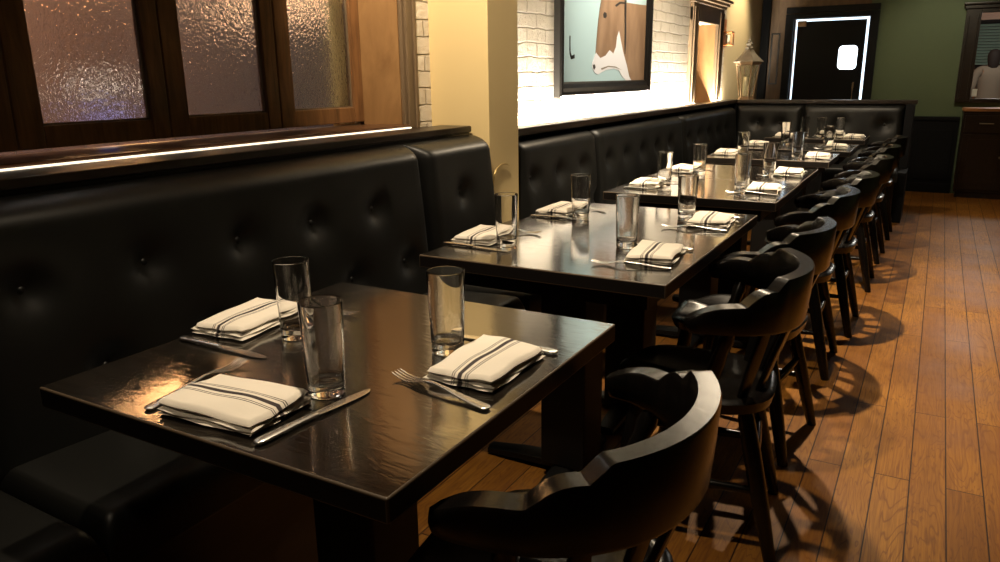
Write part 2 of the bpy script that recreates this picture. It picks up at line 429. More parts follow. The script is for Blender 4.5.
obj('pane', bbox(wx0+.001, wx1-.001, y0+.018, y0+.024, wz0+.001, wz1-.001), M['frost'], door, smooth=False)
bm = new(); box(bm, DX0+.04, DX0+.13, YB-.005, YB+.045, DZ-.085, DZ-.025, .006)
obj('door_closer', bm, M['bronze'], door)
bm = new(); tube(bm, [(dx1-.07, y0-.03, .9), (dx1-.07, y0-.045, .95), (dx1-.07, y0-.045, 1.1), (dx1-.07, y0-.03, 1.15)], .009); 
for z in (.9, 1.15): tube(bm, [(dx1-.07, y0, z), (dx1-.07, y0-.035, z)], .008)
obj('handle', bm, M['bronze'], door)
# dark post left of the panelled strip
struct('trim_3', bbox(-1.325, -1.235, YB-.06, YB, 0, 2.5, bev=.004), M['doorblack'], label='dark corner post')
# narrow frame hanging on the panelled strip
t = thing('picture_frame', 'small narrow black frame hanging on the brown strip left of the door', 'picture', (0, YB, 0))
bm = new()
for x0, x1, z0, z1 in ((-1.215, -1.20, 1.14, 1.70), (-1.135, -1.12, 1.14, 1.70), (-1.20, -1.135, 1.14, 1.155), (-1.20, -1.135, 1.685, 1.70)): box(bm, x0, x1, -.02, 0, z0, z1, .002)
obj('frame', bm, M['frame'], t)
obj('print', bbox(-1.20, -1.135, -.008, -.002, 1.155, 1.685), M['brownwall'], t, smooth=False)

# ------------------------------------------------------------------ near window: four sashes of rippled glass
XS = -1.60
win_y = [(-.88, -.46), (-.45, .012), (.016, .491), (.495, .970), (.974, 1.452), (1.456, 1.935)]
ZB, ZT = 1.078, 2.20
for i, (a, b) in enumerate(win_y):
    bm = new(); s, rail = .073, .062
    box(bm, XS-.04, XS, a, a+s, ZB, ZT, .005); box(bm, XS-.04, XS, b-s+.012, b, ZB, ZT, .005)
    box(bm, XS-.04, XS-.002, a+s, b-s+.012, ZB, ZB+rail, .004); box(bm, XS-.04, XS-.002, a+s, b-s+.012, ZT-rail, ZT, .004)
    w = struct('window_%d' % (i+1), bm, M['sash']); w['label'] = 'brown wooden sash with rippled glass'
    bm = new(); box(bm, XS-.026, XS-.02, a+s-.004, b-s+.016, ZB+rail-.004, ZT-rail+.004)
    obj('pane', bm, M['ripple'], w, smooth=False)
    bm = new()
    z0, z1, ya, yb = ZB+rail, ZT-rail, a+s, b-s+.012
    for q in ((ya, ya+.006, z0, z1), (yb-.006, yb, z0, z1), (ya+.006, yb-.006, z0, z0+.006), (ya+.006, yb-.006, z1-.006, z1)): box(bm, XS-.019, XS-.012, *q)
    obj('bead', bm, M['casing'], w)
bm = new()
prism(bm, [(XS-.03, 1.938), (XW, 1.995), (XW, 2.06), (XS-.03, 2.06)], lambda a, b, k: (a, b, 1.0+1.26*k))
struct('trim_4', bm, M['ply'], smooth=False, label='plywood window reveal')
bm = new()
box(bm, XW, XW+.02, 1.997, 2.09, 1.045, 2.35, .005); box(bm, XW+.02, XW+.032, 2.012, 2.03, 1.045, 2.35, .003); box(bm, XW+.02, XW+.03, 2.068, 2.085, 1.045, 2.35, .003)
box(bm, XW, XW+.02, -1.0, 2.0, 2.25, 2.35, .005)
struct('trim_5', bm, M['casing'], label='grey brown window casing')
struct('trim_6', bbox(XS-.06, -1.402, -.95, 1.997, 1.0, 1.066, bev=.006), M['sill'], label='brown window sill')
# street beyond the glass
struct('wall_street', bbox(-4.2, -4.05, -4, 6, -.5, 4), M['streetbrick'], smooth=False)
bm = new(); box(bm, -4.05, -1.76, -4, 6, -.6, -.5); box(bm, -4.05, -1.76, -4, 6, 3.4, 3.5); box(bm, -4.05, -1.76, -4.1, -4, -.5, 3.5); box(bm, -4.05, -1.76, 6, 6.1, -.5, 3.5)
struct('wall_street_sky_block', bm, M['street'], smooth=False)  # unseen box added to keep the bright sky off the street
def globe(name, loc, r, m, label, grp=None):
    t = thing(name, label, 'lamp', loc, 0, grp)
    bm = new(); lathe(bm, [(0, -r)]+[(r*math.sin(PI*k/10), -r*math.cos(PI*k/10)) for k in range(1, 10)]+[(0, r)], 16); obj('globe', bm, m, t)
    bm = new(); lathe(bm, [(0, r*.9), (r*.5, r*.9), (r*.5, r*1.3), (.012, r*1.4), (.012, r*1.4+.4), (0, r*1.4+.4)], 12); obj('fitting', bm, M['black'], t)
    return t
globe('street_lamp', (-3.0, 1.84, 1.91), .10, M['lampglow'], 'amber lamp high behind the first full pane of rippled glass')
globe('street_lamp', tuple(onx(100, 86, -2.6)), .035, M['lampwhite'], 'small pale lamp low behind the first full pane of rippled glass')
globe('street_lamp', tuple(onx(255, 4, -3.3)), .07, M['lampsoft'], 'amber lamp high behind the second full pane of rippled glass')
globe('street_lamp', tuple(onx(302, 3, -3.0)), .06, M['lampsoft'], 'amber lamp high behind the third full pane, beside the curtain')
globe('street_lamp', tuple(onx(105, 119, -2.4)), .04, M['lampblue'], 'blue lamp at the foot of the first full pane of rippled glass')
# pale curtain hanging outside the third sash
bm = new()
pl = [(1.855+.135*k/40, -1.70+.004*math.sin(k*.9)) for k in range(41)]
prism(bm, pl + [(a, b-.008) for a, b in reversed(pl)], lambda a, b, k: (b, a, .9+1.35*k))
tag(obj('curtain', bm, M['gold']), 'pale gold curtain behind the glass of the third sash', 'curtain')

# ------------------------------------------------------------------ framed recess in the brick wall
bm = new()
for a, b in ((5.80, 5.94), (6.64, 6.80)):
    box(bm, XF, XF+.03, a, b, 1.02, 1.80, .005); box(bm, XF+.03, XF+.045, a+.02, a+.045, 1.02, 1.80, .004); box(bm, XF+.03, XF+.045, b-.035, b-.012, 1.02, 1.80, .004)
box(bm, XF, XF+.035, 5.80, 6.80, 1.69, 1.83, .004)
for k, (d, z) in enumerate(((.05, 1.83), (.075, 1.855), (.10, 1.88))): box(bm, XF, XF+d, 5.80-d*.6, 6.80+d*.6, z, z+.027, .006)
struct('trim_7', bm, M['casing'], label='moulded wooden casing round the recess in the brick wall')
bm = new(); box(bm, -1.60, -1.57, 5.92, 6.66, .98, 1.72)
struct('window_7', bm, M['ply'], smooth=False, label='brown wooden board closing the recess in the brick wall')
bm = new(); box(bm, -1.57, XF, 5.92, 5.935, .98, 1.72); box(bm, -1.57, XF, 6.645, 6.66, .98, 1.72); box(bm, -1.57, XF, 5.935, 6.645, 1.705, 1.72)
struct('trim_8', bm, M['ply'], smooth=False, label='brown lining of the recess')

# ------------------------------------------------------------------ banquettes
def dimples(btns, r=.030, d=.036):
    def fn(a, b):
        s = 0
        for y, z in btns:
            q = (a-y)**2 + (b-z)**2
            if q < .05: s += d*math.exp(-q/(2*r*r)) * .75 + d*.35*math.exp(-q/(2*(r*2.2)**2))
        return s
    return fn
def back_run(root, y0, y1, zt, Xb, btns, nu):
    """leather back panel facing +x, with its buttons"""
    dep = .11
    f = lambda a, b, h: (Xb + h + (zt-b)*.10, a, b)
    bn = [q for q in btns if y0+.03 < q[0] < y1-.03]
    bm = cushion((y0+.002, y1-.002), (.40, zt), dep, .055, dimples(bn), f, nu, 34)
    o = obj('back_panel', bm, M['leather'], root, angle=60)
    for y, z in bn:
        b = new(); lathe(b, [(0, -.004), (.011, -.004), (.012, 0), (.009, .005), (.004, .007), (0, .0075)], 14)
        bt = obj('button', b, M['leather'], o)
        bt.rotation_euler = (0, PI/2, 0); bt.location = (Xb + dep + (zt-z)*.10 - .041, y, z)
    return o
def seat_run(root, y0, y1, x0, x1, zt, name='seat_cushion'):
    bm = cushion((y0+.003, y1-.003), (x0, x1), .105, .035, lambda a, b: .006*math.sin(a*9+b*5)*math.sin(b*7), lambda a, b, h: (b, a, zt-.105+h), 30, 10, base=.35)
    return obj(name, bm, M['leather'], root, angle=60)
sp = .297
near_b = [(.20+sp*k, .82-.001*k) for k in range(-3, 5)] + [(.05+sp*k, .60) for k in range(-2, 6)] + [(.20+sp*k, .40) for k in ()] + [(1.955, .80), ]
bq = thing('banquette', 'black buttoned leather banquette along the window, nearest the camera', 'bench', (0, 0, 0))
for y0, y1 in ((-1.65, .03), (.03, 1.69), (1.69, 2.218)): back_run(bq, y0, y1, 1.012, -1.235, near_b, int((y1-y0)*36))
for y0, y1 in ((-1.65, .05), (.05, 1.74), (1.74, 2.45)): seat_run(bq, y0, y1, -1.17 if y0 < 2.2 else -1.14, -.715, .465)
bm = new(); box(bm, -1.40, -.76, -1.65, 2.45-.24, 0, .355, .006)
box(bm, -1.14, -.76, 2.215, 2.45, 0, .355, .006); box(bm, -.76, -.738, -1.65, 2.45, .335, .358, .004)
obj('base', bm, M['darkwood'], bq)
bm = new(); box(bm, -1.43, -1.237, -1.65, 2.195, .4, .99, .003); obj('back_frame', bm, M['darkwood'], bq)
bm = new(); box(bm, -1.387, -1.226, -1.65, 2.20, 1.024, 1.052, .007); box(bm, -1.387, -1.237, -1.65, 2.198, .995, 1.024, .003)
obj('cap', bm, M['darkwood'], bq)
t = tag(obj('light_strip', bbox(-1.399, -1.389, -.9, 1.98, 1.000, 1.056), M['led'], smooth=False), 'glowing warm light strip in the groove of the window ledge', 'light')

far_b = []
for y0, n in ((2.64, 3), (3.62, 5), (5.30, 5)):
    far_b += [(y0+.30*k, .775) for k in range(n)] + [(y0+.15+.30*k, .57) for k in range(n)]
bq2 = thing('banquette', 'black buttoned leather corner banquette below the white brick wall', 'bench', (0, 0, 0))
for y0, y1 in ((2.50, 3.44), (3.44, 5.14), (5.14, 6.90)): back_run(bq2, y0, y1, .967, -1.26, far_b, int((y1-y0)*24))
for y0, y1 in ((2.452, 4.1), (4.1, 5.6), (5.6, 6.9)): seat_run(bq2, y0, y1, -1.10, -.715, .465)
bm = new(); box(bm, -1.26, -.76, 2.50, 6.98, 0, .355, .006); obj('base', bm, M['darkwood'], bq2)
bm = new(); box(bm, -1.285, -1.17, 2.50, 7.03, .985, 1.02, .006); box(bm, -1.285, -1.255, 2.50, 7.0, .36, .985)
box(bm, -1.17, .37, 6.955, 7.09, .985, 1.02, .006); obj('cap', bm, M['darkwood'], bq2)
# the return facing the camera
bm = new(); box(bm, -1.255, .34, 6.99, 7.06, 0, .985, .004); box(bm, .28, .36, 6.60, 7.06, 0, .43, .006); box(bm, .285, .355, 6.93, 7.06, .43, .985, .006)
obj('end_frame', bm, M['doorblack'], bq2)
end_b = [(-.23, .81), (.135, .81), (-.95, .81), (-.05, .6), (-.75, .81)]
for x0, x1 in ((-1.17, -.55), (-.55, .283)):
    bn = [q for q in end_b if x0+.03 < q[0] < x1-.03]
    bm = cushion((x0+.002, x1-.002), (.40, .975), .085, .05, dimples(bn), lambda a, b, h: (a, 6.992-h-(.975-b)*.08, b), 24, 24)
    o = obj('back_panel', bm, M['leather'], bq2, angle=60)
    for x, z in bn:
        b = new(); lathe(b, [(0, -.004), (.012, -.004), (.012, 0), (.009, .005), (0, .007)], 12)
        bt = obj('button', b, M['leather'], o); bt.rotation_euler = (PI/2, 0, 0); bt.location = (x, 6.992-.085-(.975-z)*.08+.030, z)
bm = cushion((-.71, .30), (6.46, 6.88), .105, .035, lambda a, b: 0, lambda a, b, h: (a, b, .36+h), 20, 10, base=.35); obj('seat_cushion', bm, M['leather'], bq2, angle=60)
bm = new(); box(bm, -.74, .28, 6.52, 6.98, 0, .355, .005); obj('base', bm, M['darkwood'], bq2)
t = tag(obj('light_strip', bbox(-1.3295, -1.294, 2.52, 6.98, .90, .935), M['led'], smooth=False), 'glowing warm light strip hidden behind the far banquette at the brick wall', 'light')

# pale curved wire on the pillar side
bm = new()
tube(bm, [onx(x, y, -1.142) for x, y in ((508.5, 165), (505.5, 163.6), (501, 164.5), (496.5, 169), (494, 176), (493.3, 184), (494, 193), (496, 203), (499, 213))], [.002, .0035, .004, .0042, .0042, .004, .0036, .003, .002], 8)
tag(obj('wire_hook', bm, M['brass']), 'thin pale curved wire against the side of the gold pillar', 'hook')

# ------------------------------------------------------------------ tables
TNAME = []
def table(y0, y1, x1, label, n_ped=1, x0=None):
    x0 = x1-.75 if x0 is None else x0
    t = thing('restaurant_table', label, 'table', ((x0+x1)/2, (y0+y1)/2, 0), 0, 'black tables in the row')
    hx, hy = (x1-x0)/2, (y1-y0)/2
    bm = new(); box(bm, -hx, hx, -hy, hy, .712, .75, .0036, 2)
    o = obj('tabletop', bm, [M['table'], M['edge'], M['side']], t, angle=50)
    for pg in o.data.polygons:
        if abs(pg.normal.z) < .93: pg.material_index = 1 if pg.area < .006 else 2
    bm = new()
    a, b = hx-.07, hy-.07
    for q in ((-a, a, -b, -b+.02), (-a, a, b-.02, b), (-a, -a+.02, -b+.02, b-.02), (a-.02, a, -b+.02, b-.02)): box(bm, *q, .655, .712, .002)
    obj('apron', bm, M['black'], t)
    for k in range(n_ped):
        yy = 0 if n_ped == 1 else (-.27 if k == 0 else .27)
        bm = new(); box(bm, -.075, .075, yy-.075, yy+.075, .05, .655, .008); obj('column', bm, M['black'], t)
        bm = new()
        for s in (0, 1):
            for sg in (-1, 1):
                L = .30 if s == 0 else min(.24, hy-.04)
                st = [(0, 0, .04, .04, .022), (L*.6*sg, 0, .036, .032, .02), (L*sg, 0, .03, .02, .015)]
                n0 = len(bm.verts)
                strip(bm, st, 8); bm.verts.ensure_lookup_table()
                for v in list(bm.verts)[n0:]:
                    if s: v.co = Vector((v.co.y, v.co.x, v.co.z))
                    v.co.y += yy; v.co.z = max(0.0, v.co.z-.005)
        obj('foot', bm, M['black'], t)
    return t
table(0, .775, 0, 'nearest black wooden table, laid with three napkins and three glasses')
table(1.116, 2.212, 0, 'long second black table from the front, laid for four', 2)
table(2.526, 3.160, .01, 'third black table from the front, pushed against the one behind it')
table(3.164, 3.785, .005, 'fourth black table from the front, pushed against the third')
table(4.175, 4.70, .012, 'fifth black table from the front, standing alone beyond the joined pair')
table(4.88, 5.45, .06, 'sixth black table from the front, next to the last table')
table(5.90, 6.37, .065, 'last black table, set close to the end of the corner banquette')

# ------------------------------------------------------------------ tableware prototypes
TOP = .7505
def make_glass(label):
    bm = new()
    lathe(bm, [(0, .0025), (.022, .0015), (.027, 0), (.0292, .0008), (.0305, .003), (.0312, .012), (.0335, .085), (.0360, .157), (.0357, .1588), (.0350, .1594), (.0343, .1588), (.0341, .157), (.0316, .085), (.0293, .026), (.0275, .0215), (.022, .0192), (0, .0185)], 48)
    return tag(obj('drinking_glass', bm, M['glass'], angle=60), label, 'glass', 'clear highball glasses')
def make_fork(label):
    bm = new()
    strip(bm, [(0, 0, .002, .0032, .0010), (.002, 0, .0065, .0034, .0016), (.008, 0, .0095, .0036, .0018), (.03, 0, .0092, .0045, .0018), (.06, 0, .0070, .0070, .0018), (.095, 0, .0044, .0105, .0020), (.125, 0, .0034, .0125, .0021), (.140, 0, .0042, .0120, .0018), (.150, 0, .0085, .0100, .0014), (.158, 0, .0118, .0080, .0012), (.168, 0, .0126, .0060, .0012), (.172, 0, .0126, .0053, .0012)])
    for k in range(4):
        y = (-1.5+k)*.0070
        strip(bm, [(.171, y, .0024, .0055, .0011), (.185, y, .0019, .0044, .0010), (.200, y*.98, .0017, .0056, .0009), (.212, y*.96, .0014, .0085, .0008), (.219, y*.95, .0006, .0108, .0005)], 8)
    return tag(obj('fork', bm, M['steel'], angle=50), label, 'fork', 'forks on the tables')
def make_knife(label):
    o = thing('table_knife', label, 'knife', (0, 0, 0), 0, 'knives on the tables')
    bm = new()
    strip(bm, [(0, 0, .003, .0035, .0015), (.003, 0, .0075, .0042, .0028), (.012, 0, .0092, .0048, .0034), (.05, 0, .0080, .0050, .0036), (.085, 0, .0066, .0050, .0036), (.105, 0, .0072, .0050, .0038), (.115, 0, .0060, .0048, .0032)])
    obj('handle', bm, M['steel'], o, angle=50)
    bm = new()
    strip(bm, [(.113, 0, .0055, .0046, .0016), (.120, .0005, .0075, .0044, .0012), (.150, .0008, .0090, .0036, .0010), (.190, .0010, .0096, .0026, .0009), (.215, .0015, .0085, .0020, .0008), (.228, .0025, .0055, .0018, .0007), (.235, .0045, .0015, .0016, .0005)])
    obj('blade', bm, M['steel'], o, angle=50)
    return o
def make_napkin(label, seed=0):
    """cloth folded into a flat packet: long side along x, folded stack showing at +/- y"""
    rnd = random.Random(seed)
    bm = new()
    L, W = .098, .066
    z = .0004
    for k in range(3):
        th = (.0070, .0070, .0130)[k]
        dl, dw = (.0015, .001, -.001)[k]+rnd.uniform(-.001, .001), (.002, .001, -.001)[k]+rnd.uniform(-.001, .001)
        ox, oy = rnd.uniform(-.001, .001), rnd.uniform(-.001, .001)
        a, b = L+dl, W+dw
        n, mseg = 26, 18
        ph = rnd.uniform(0, 6)
        def pt(u, v, top):
            # u,v in -1..1 ; rounded edge thickness
            e = min((1-abs(u))*a, (1-abs(v))*b)
            q = math.sqrt(max(0, 1-(1-min(1, e/.007))**2))
            puff = (1-u*u)*(1-v*v)
            lift = .0016*math.sin(u*5+ph)*math.sin(v*4+ph*2) + (.0030*u*v if k == 2 else 0)
            zz = z + th*.5 + (th*.5*q*(1 if top else -1)) + (.0050*puff if (top and k == 2) else 0) + (lift if k and (top or k == 2) else (lift*.5 if top else 0))
            x = ox + a*u*(1-.02*abs(v)**3) + .0015*math.sin(v*7+ph+k); y = oy + b*v + .0018*math.sin(u*5+ph*1.7+k)
            return (x, y, max(zz, .0003))
        us = [math.sin(PI/2*(-1+2*i/n))*.35 + (-1+2*i/n)*.65 for i in range(n+1)]
        vs = [math.sin(PI/2*(-1+2*i/mseg))*.35 + (-1+2*i/mseg)*.65 for i in range(mseg+1)]
        T = [[bm.verts.new(pt(u, v, True)) for v in vs] for u in us]
        B = [[T[i][j] if i in (0, n) or j in (0, mseg) else bm.verts.new(pt(us[i], vs[j], False)) for j in range(mseg+1)] for i in range(n+1)]
        for i in range(n):
            for j in range(mseg):
                bm.faces.new([T[i][j], T[i+1][j], T[i+1][j+1], T[i][j+1]]); bm.faces.new([B[i][j], B[i][j+1], B[i+1][j+1], B[i+1][j]])
        z += th*.80
    return tag(obj('napkin', bm, M['napkin'], angle=70), label, 'napkin', 'folded striped napkins')

PROTO = {}
def put(kind, label, x, y, rz, z=TOP, seed=0):
    key = (kind, seed)
    if key not in PROTO:
        o = {'glass': make_glass, 'fork': make_fork, 'knife': make_knife}[kind](label) if kind != 'napkin' else make_napkin(label, seed)
        PROTO[key] = o
    else: o = dup(PROTO[key], (0, 0, 0), 0, label)
    o.location = (x, y, z); o.rotation_euler = (0, 0, rz)
    return o
def setting(where, nap, nrz, glass, fork, knife, seed):
    """fork/knife: (handle x, y, heading)"""
    put('napkin', 'folded cream napkin with dark stripes ' + where, nap[0], nap[1], nrz, seed=seed)
    put('glass', 'clear empty highball glass ' + where, glass[0], glass[1], random.uniform(0, 6))
    put('fork', 'steel fork ' + where, *fork); put('knife', 'steel table knife ' + where, *knife)
def std(where, side, x, y, glass, seed, jit=0):
    """side B: on the banquette side facing +x; side C: on the chair side facing -x; E: near end facing +y; N: far end facing -y"""
    h = {'B': 0, 'C': PI, 'E': PI/2, 'N': -PI/2}[side]
    d = Vector((math.cos(h), math.sin(h))); l = Vector((-d.y, d.x))
    n = Vector((x, y)); f = n - d*.085 + l*.122; k = n - d*.075 - l*.122
    setting(where, (x, y), h+PI/2+jit*.06, glass, (f.x, f.y, h+jit*.09), (k.x, k.y, h-jit*.05), seed)
# nearest table: measured piece by piece
setting('at the near end of the nearest table', (-.377, .098), R_(4), (-.291, .214), (-.496, .024, R_(96)), (-.252, .022, R_(85)), 1)
setting('on the banquette side of the nearest table', (-.690, .418), R_(95), (-.541, .402), (-.735, .552, R_(2)), (-.738, .279, R_(0)), 2)
setting('on the chair side of the nearest table', (-.112, .432), R_(90), (-.222, .473), (-.019, .281, R_(168)), (-.030, .553, R_(179)), 3)
std('at the nearer banquette place of the second table', 'B', -.69, 1.395, (-.580, 1.345), 2, 1)
std('at the farther banquette place of the second table', 'B', -.668, 1.945, (-.562, 1.87), 1, -1)
std('at the nearer chair place of the second table', 'C', -.120, 1.395, (-.240, 1.482), 3, 1.6)
std('at the farther chair place of the second table', 'C', -.110, 1.975, (-.208, 2.007), 1, 1.4)
std('on the banquette side of the third table', 'B', -.62, 2.79, (-.547, 2.812), 3, 1)
std('on the chair side of the third table', 'C', -.10, 2.84, (-.195, 2.83), 2, 1)
std('on the banquette side of the fourth table', 'B', -.63, 3.42, (-.510, 3.28), 1, -1)
std('on the chair side of the fourth table', 'C', -.10, 3.49, (-.195, 3.46), 3, 1)
std('on the banquette side of the fifth table', 'B', -.645, 4.45, (-.495, 4.225), 2, 1)
std('on the chair side of the fifth table', 'C', -.082, 4.42, (-.192, 4.335), 1, 1)
std('on the banquette side of the sixth table', 'B', -.60, 5.18, (-.435, 5.37), 3, -1)
std('on the chair side of the sixth table', 'C', -.05, 5.12, (-.09, 4.97), 2, 1)
std('on the banquette side of the last table', 'B', -.56, 6.08, (-.40, 6.05), 1, 1)
std('at the far end of the last table', 'N', -.21, 6.255, (-.275, 6.05), 3, 1)
std('on the chair side of the last table', 'C', -.030, 6.10, (-.135, 6.05), 2, -1)

# ------------------------------------------------------------------ captain's chairs (local: front -x, back +x)
def interp(t, tab):
    for (a, x), (b, y) in zip(tab, tab[1:]):
        if t <= b:
            k = (t-a)/(b-a); return x+(y-x)*k
    return tab[-1][1]
TOPZ = [(0, .776), (39, .776), (40.5, .773), (46, .750)]
for k in range(1, 9): TOPZ.append((46+2.15*k, .750-.031*k/8+.013*math.sin(PI*k/8)))
for k in range(1, 11): TOPZ.append((63.2+2.9*k, .718-.030*k/10+.013*math.sin(PI*k/10*.93)))
TOPZ.append((94, .688))
BOTZ = [(0, .632), (30, .634), (60, .645), (80, .652), (94, .654)]
HALF = [(0, .020), (36, .019), (45, .021), (60, .023), (80, .024), (88, .028), (92, .025), (94, .014)]
def plan(deg, k=1.0):
    a = R_(deg); return Vector((.245*math.cos(a)*k, .272*math.sin(a)*k))
def make_chair(label):
    t = thing('captains_chair', label, 'chair', (0, 0, 0), 0, 'black captain chairs along the row of tables')
    # seat: saddle with a rolled front
    bm = new()
    nr, na = 12, 56
    def outl(a):
        ca, sa = math.cos(a), math.sin(a)
        n = 3.2
        ex = .205 if ca > 0 else .225
        w = .205 + .02*(-ca)
        return 1/((abs(ca)/ex)**n + (abs(sa)/w)**n)**(1/n)
    def ztop(x, y, r):
        dish = .020*math.exp(-((x-.03)/.13)**2)*min(1, (1-r)*2.2)
        sad = .012*math.exp(-(x+.20)**2/.006)*(math.exp(-(y/.03)**2) - .9*math.exp(-((abs(y)-.11)/.06)**2))
        return .446 - dish*(1-.35*math.exp(-(y/.035)**2)) + sad
    top, bot = [], []
    for i in range(nr+1):
        r = (i/nr)**.8
        rt, rb = [], []
        for k in range(na):
            a = 2*PI*k/na; o = outl(a)*r
            x, y = o*math.cos(a), o*math.sin(a)
            drop = .012*max(0, (r-.93)/.07)**2
            rt.append(bm.verts.new((x, y, ztop(x, y, r)-drop))); rb.append(bm.verts.new((x*.965, y*.965, .405)))
            if i == 0: break
        top.append(rt); bot.append(rb)
    for rr_, flip in ((top, False), (bot, True)):
        for i in range(nr):
            for k in range(na):
                k2 = (k+1) % na
                q = [rr_[i][k % len(rr_[i])], rr_[i+1][k], rr_[i+1][k2]] + ([rr_[i][k2]] if i else [])
                bm.faces.new(q if not flip else list(reversed(q)))
    for k in range(na): bm.faces.new([top[-1][k], bot[-1][k], bot[-1][(k+1) % na], top[-1][(k+1) % na]])
    obj('seat', bm, M['chair'], t, angle=50)
    # bent rail with the stepped crest
    bm = new(); rings = []
    N = 188
    for i in range(N+1):
        dg = -94 + 188*i/N
        c = plan(dg); nrm = Vector((math.cos(R_(dg))*.285, math.sin(R_(dg))*.25)).normalized()
        zt, zb, hw = interp(abs(dg), TOPZ), interp(abs(dg), BOTZ), interp(abs(dg), HALF)
        if abs(dg) > 91: zb += (abs(dg)-91)*.006
        prof = [(-hw*.8, zb), (hw*.8, zb), (hw, zb+.008), (hw*1.05, (zt+zb)/2), (hw, zt-.006), (hw*.86, zt-.0005), (-hw*.86, zt-.0005), (-hw, zt-.006), (-hw*1.02, (zt+zb)/2), (-hw, zb+.008)]
        lean = lambda z: (z-.66)*.07*(1 if abs(dg) < 60 else max(0, (80-abs(dg))/20))
        rings.append([bm.verts.new((c.x + nrm.x*(o+lean(z)), c.y + nrm.y*(o+lean(z)), z)) for o, z in prof])
    rings_to_faces(bm, rings)
    obj('arm_rail', bm, M['chair'], t, angle=38)
    # flat slats of the back
    for dg in (-46, -23, 0, 23, 46):
        p1 = plan(dg, 1.0); p0 = plan(dg, .70)
        p0 = Vector((min(p0.x, .165), p0.y))
        tg = Vector((-math.sin(R_(dg))*.25, math.cos(R_(dg))*.285)).normalized(); nr_ = Vector((tg.y, -tg.x))
        bm = new(); rg = []
        for s in range(9):
            k = s/8; c = p0.lerp(p1, k); z = .430 + .225*k
            hw = .012 + .006*math.sin(k*PI*.9); ht = .0075
            bul = .010*math.sin(k*PI)
            rg.append([bm.verts.new((c.x + tg.x*hw*a + nr_.x*(ht*b+bul*.0), c.y + tg.y*hw*a + nr_.y*ht*b, z)) for a, b in ((-1, -.6), (-.8, -1), (.8, -1), (1, -.6), (1, .6), (.8, 1), (-.8, 1), (-1, .6))])
        rings_to_faces(bm, rg); obj('slat', bm, M['chair'], t, angle=50)
    for s in (-1, 1):
        p1 = plan(69*s); p0 = Vector((.025, .178*s))
        bm = new()
        tube(bm, [Vector((p0.x, p0.y, .425)).lerp(Vector((p1.x, p1.y, .66)), k) for k in (0, .1, .2, .3, .45, .6, .75, .85, .92, 1)], [.014, .017, .021, .018, .021, .019, .016, .020, .016, .014], 14)
        obj('arm_post', bm, M['chair'], t, angle=60)
    # legs and stretchers
    T = {}
    for sx, fx, tx in ((-1, -.20, -.145), (1, .225, .13)):
        for sy in (-1, 1):
            a = Vector((tx, .135*sy, .412)); b = Vector((fx, .185*sy, 0)); T[(sx, sy)] = (a, b)
            bm = new()
            tube(bm, [a.lerp(b, k) for k in (0, .12, .3, .5, .7, .9, 1)], [.019, .022, .0235, .023, .021, .018, .017], 14, up=Vector((1, 0, 0)))
            for v in bm.verts:
                if v.co.z < .006: v.co.z = 0
            obj('leg', bm, M['chair'], t, angle=60)
    def at(key, z): a, b = T[key]; return a.lerp(b, (a.z-z)/(a.z-b.z))
    for sy in (-1, 1):
        p, q = at((-1, sy), .19), at((1, sy), .19)
        bm = new(); tube(bm, [p.lerp(q, k) for k in (0, .2, .5, .8, 1)], [.009, .012, .0145, .012, .009], 12); obj('stretcher', bm, M['chair'], t, angle=60)
    p = at((-1, -1), .19).lerp(at((1, -1), .19), .5); q = at((-1, 1), .19).lerp(at((1, 1), .19), .5)
    bm = new(); tube(bm, [p.lerp(q, k) for k in (0, .2, .5, .8, 1)], [.009, .012, .0145, .012, .009], 12); obj('stretcher', bm, M['chair'], t, angle=60)
    p, q = at((1, -1), .26), at((1, 1), .26)
    bm = new(); tube(bm, [p.lerp(q, k) for k in (0, .2, .5, .8, 1)], [.009, .012, .0145, .012, .009], 12); obj('stretcher', bm, M['chair'], t, angle=60)
    return t
CH = [(.034, .374, -4, 'black wooden captain chair at the nearest table, closest to the camera'),
      (.036, 1.355, 9, 'black wooden captain chair at the nearer place of the long second table'),
      (.020, 1.972, -6, 'black wooden captain chair at the farther place of the long second table'),
      (.022, 2.79, 1, 'black wooden captain chair at the third table, its shadow on the floor behind'),
      (.055, 3.425, 0, 'black wooden captain chair at the fourth table of the joined pair'),
      (.070, 4.33, 1, 'black wooden captain chair at the fifth table, which stands alone'),
      (.075, 5.12, -2, 'black wooden captain chair at the sixth table, second from the far end'),
      (.085, 5.98, 0, 'black wooden captain chair at the last table, farthest from the camera')]
c0 = None
for x, y, a, lab in CH:
    if c0 is None:
        c0 = make_chair(lab); c0.location = (x, y, 0); c0.rotation_euler.z = R_(a)
    else: dup(c0, (x, y, 0), R_(a), lab)

# ------------------------------------------------------------------ horse picture on the brick wall
XP = XF + .035
def pic(pts, x): return [(q.y, q.z) for q in (onx(480+a/3.514, b/3.514, x) for a, b in pts)]
t = thing('framed_picture', 'large black framed picture of a brown and white horse on the brick wall', 'picture', (XF, 0, 0))
y0, y1, z0, z1 = 3.235, 4.76, 1.14, 2.25
bm = new(); fwid, fd = .085, .045
prof = [(0, 0), (0, fd*.8), (.012, fd), (.03, fd), (.05, fd*.7), (fwid-.012, fd*.62), (fwid, fd*.45), (fwid, 0)]
rings = []
for cy, cz, sy, sz in ((y0, z0, 1, 1), (y1, z0, -1, 1), (y1, z1, -1, -1), (y0, z1, 1, -1)):
    rings.append([bm.verts.new((d, cy+sy*w, cz+sz*w)) for w, d in prof])
rings_to_faces(bm, rings, closed=True)
obj('frame', bm, M['frame'], t, angle=20)
iy0, iy1, iz0, iz1 = y0+fwid-.004, y1-fwid+.004, z0+fwid-.004, z1-fwid+.004
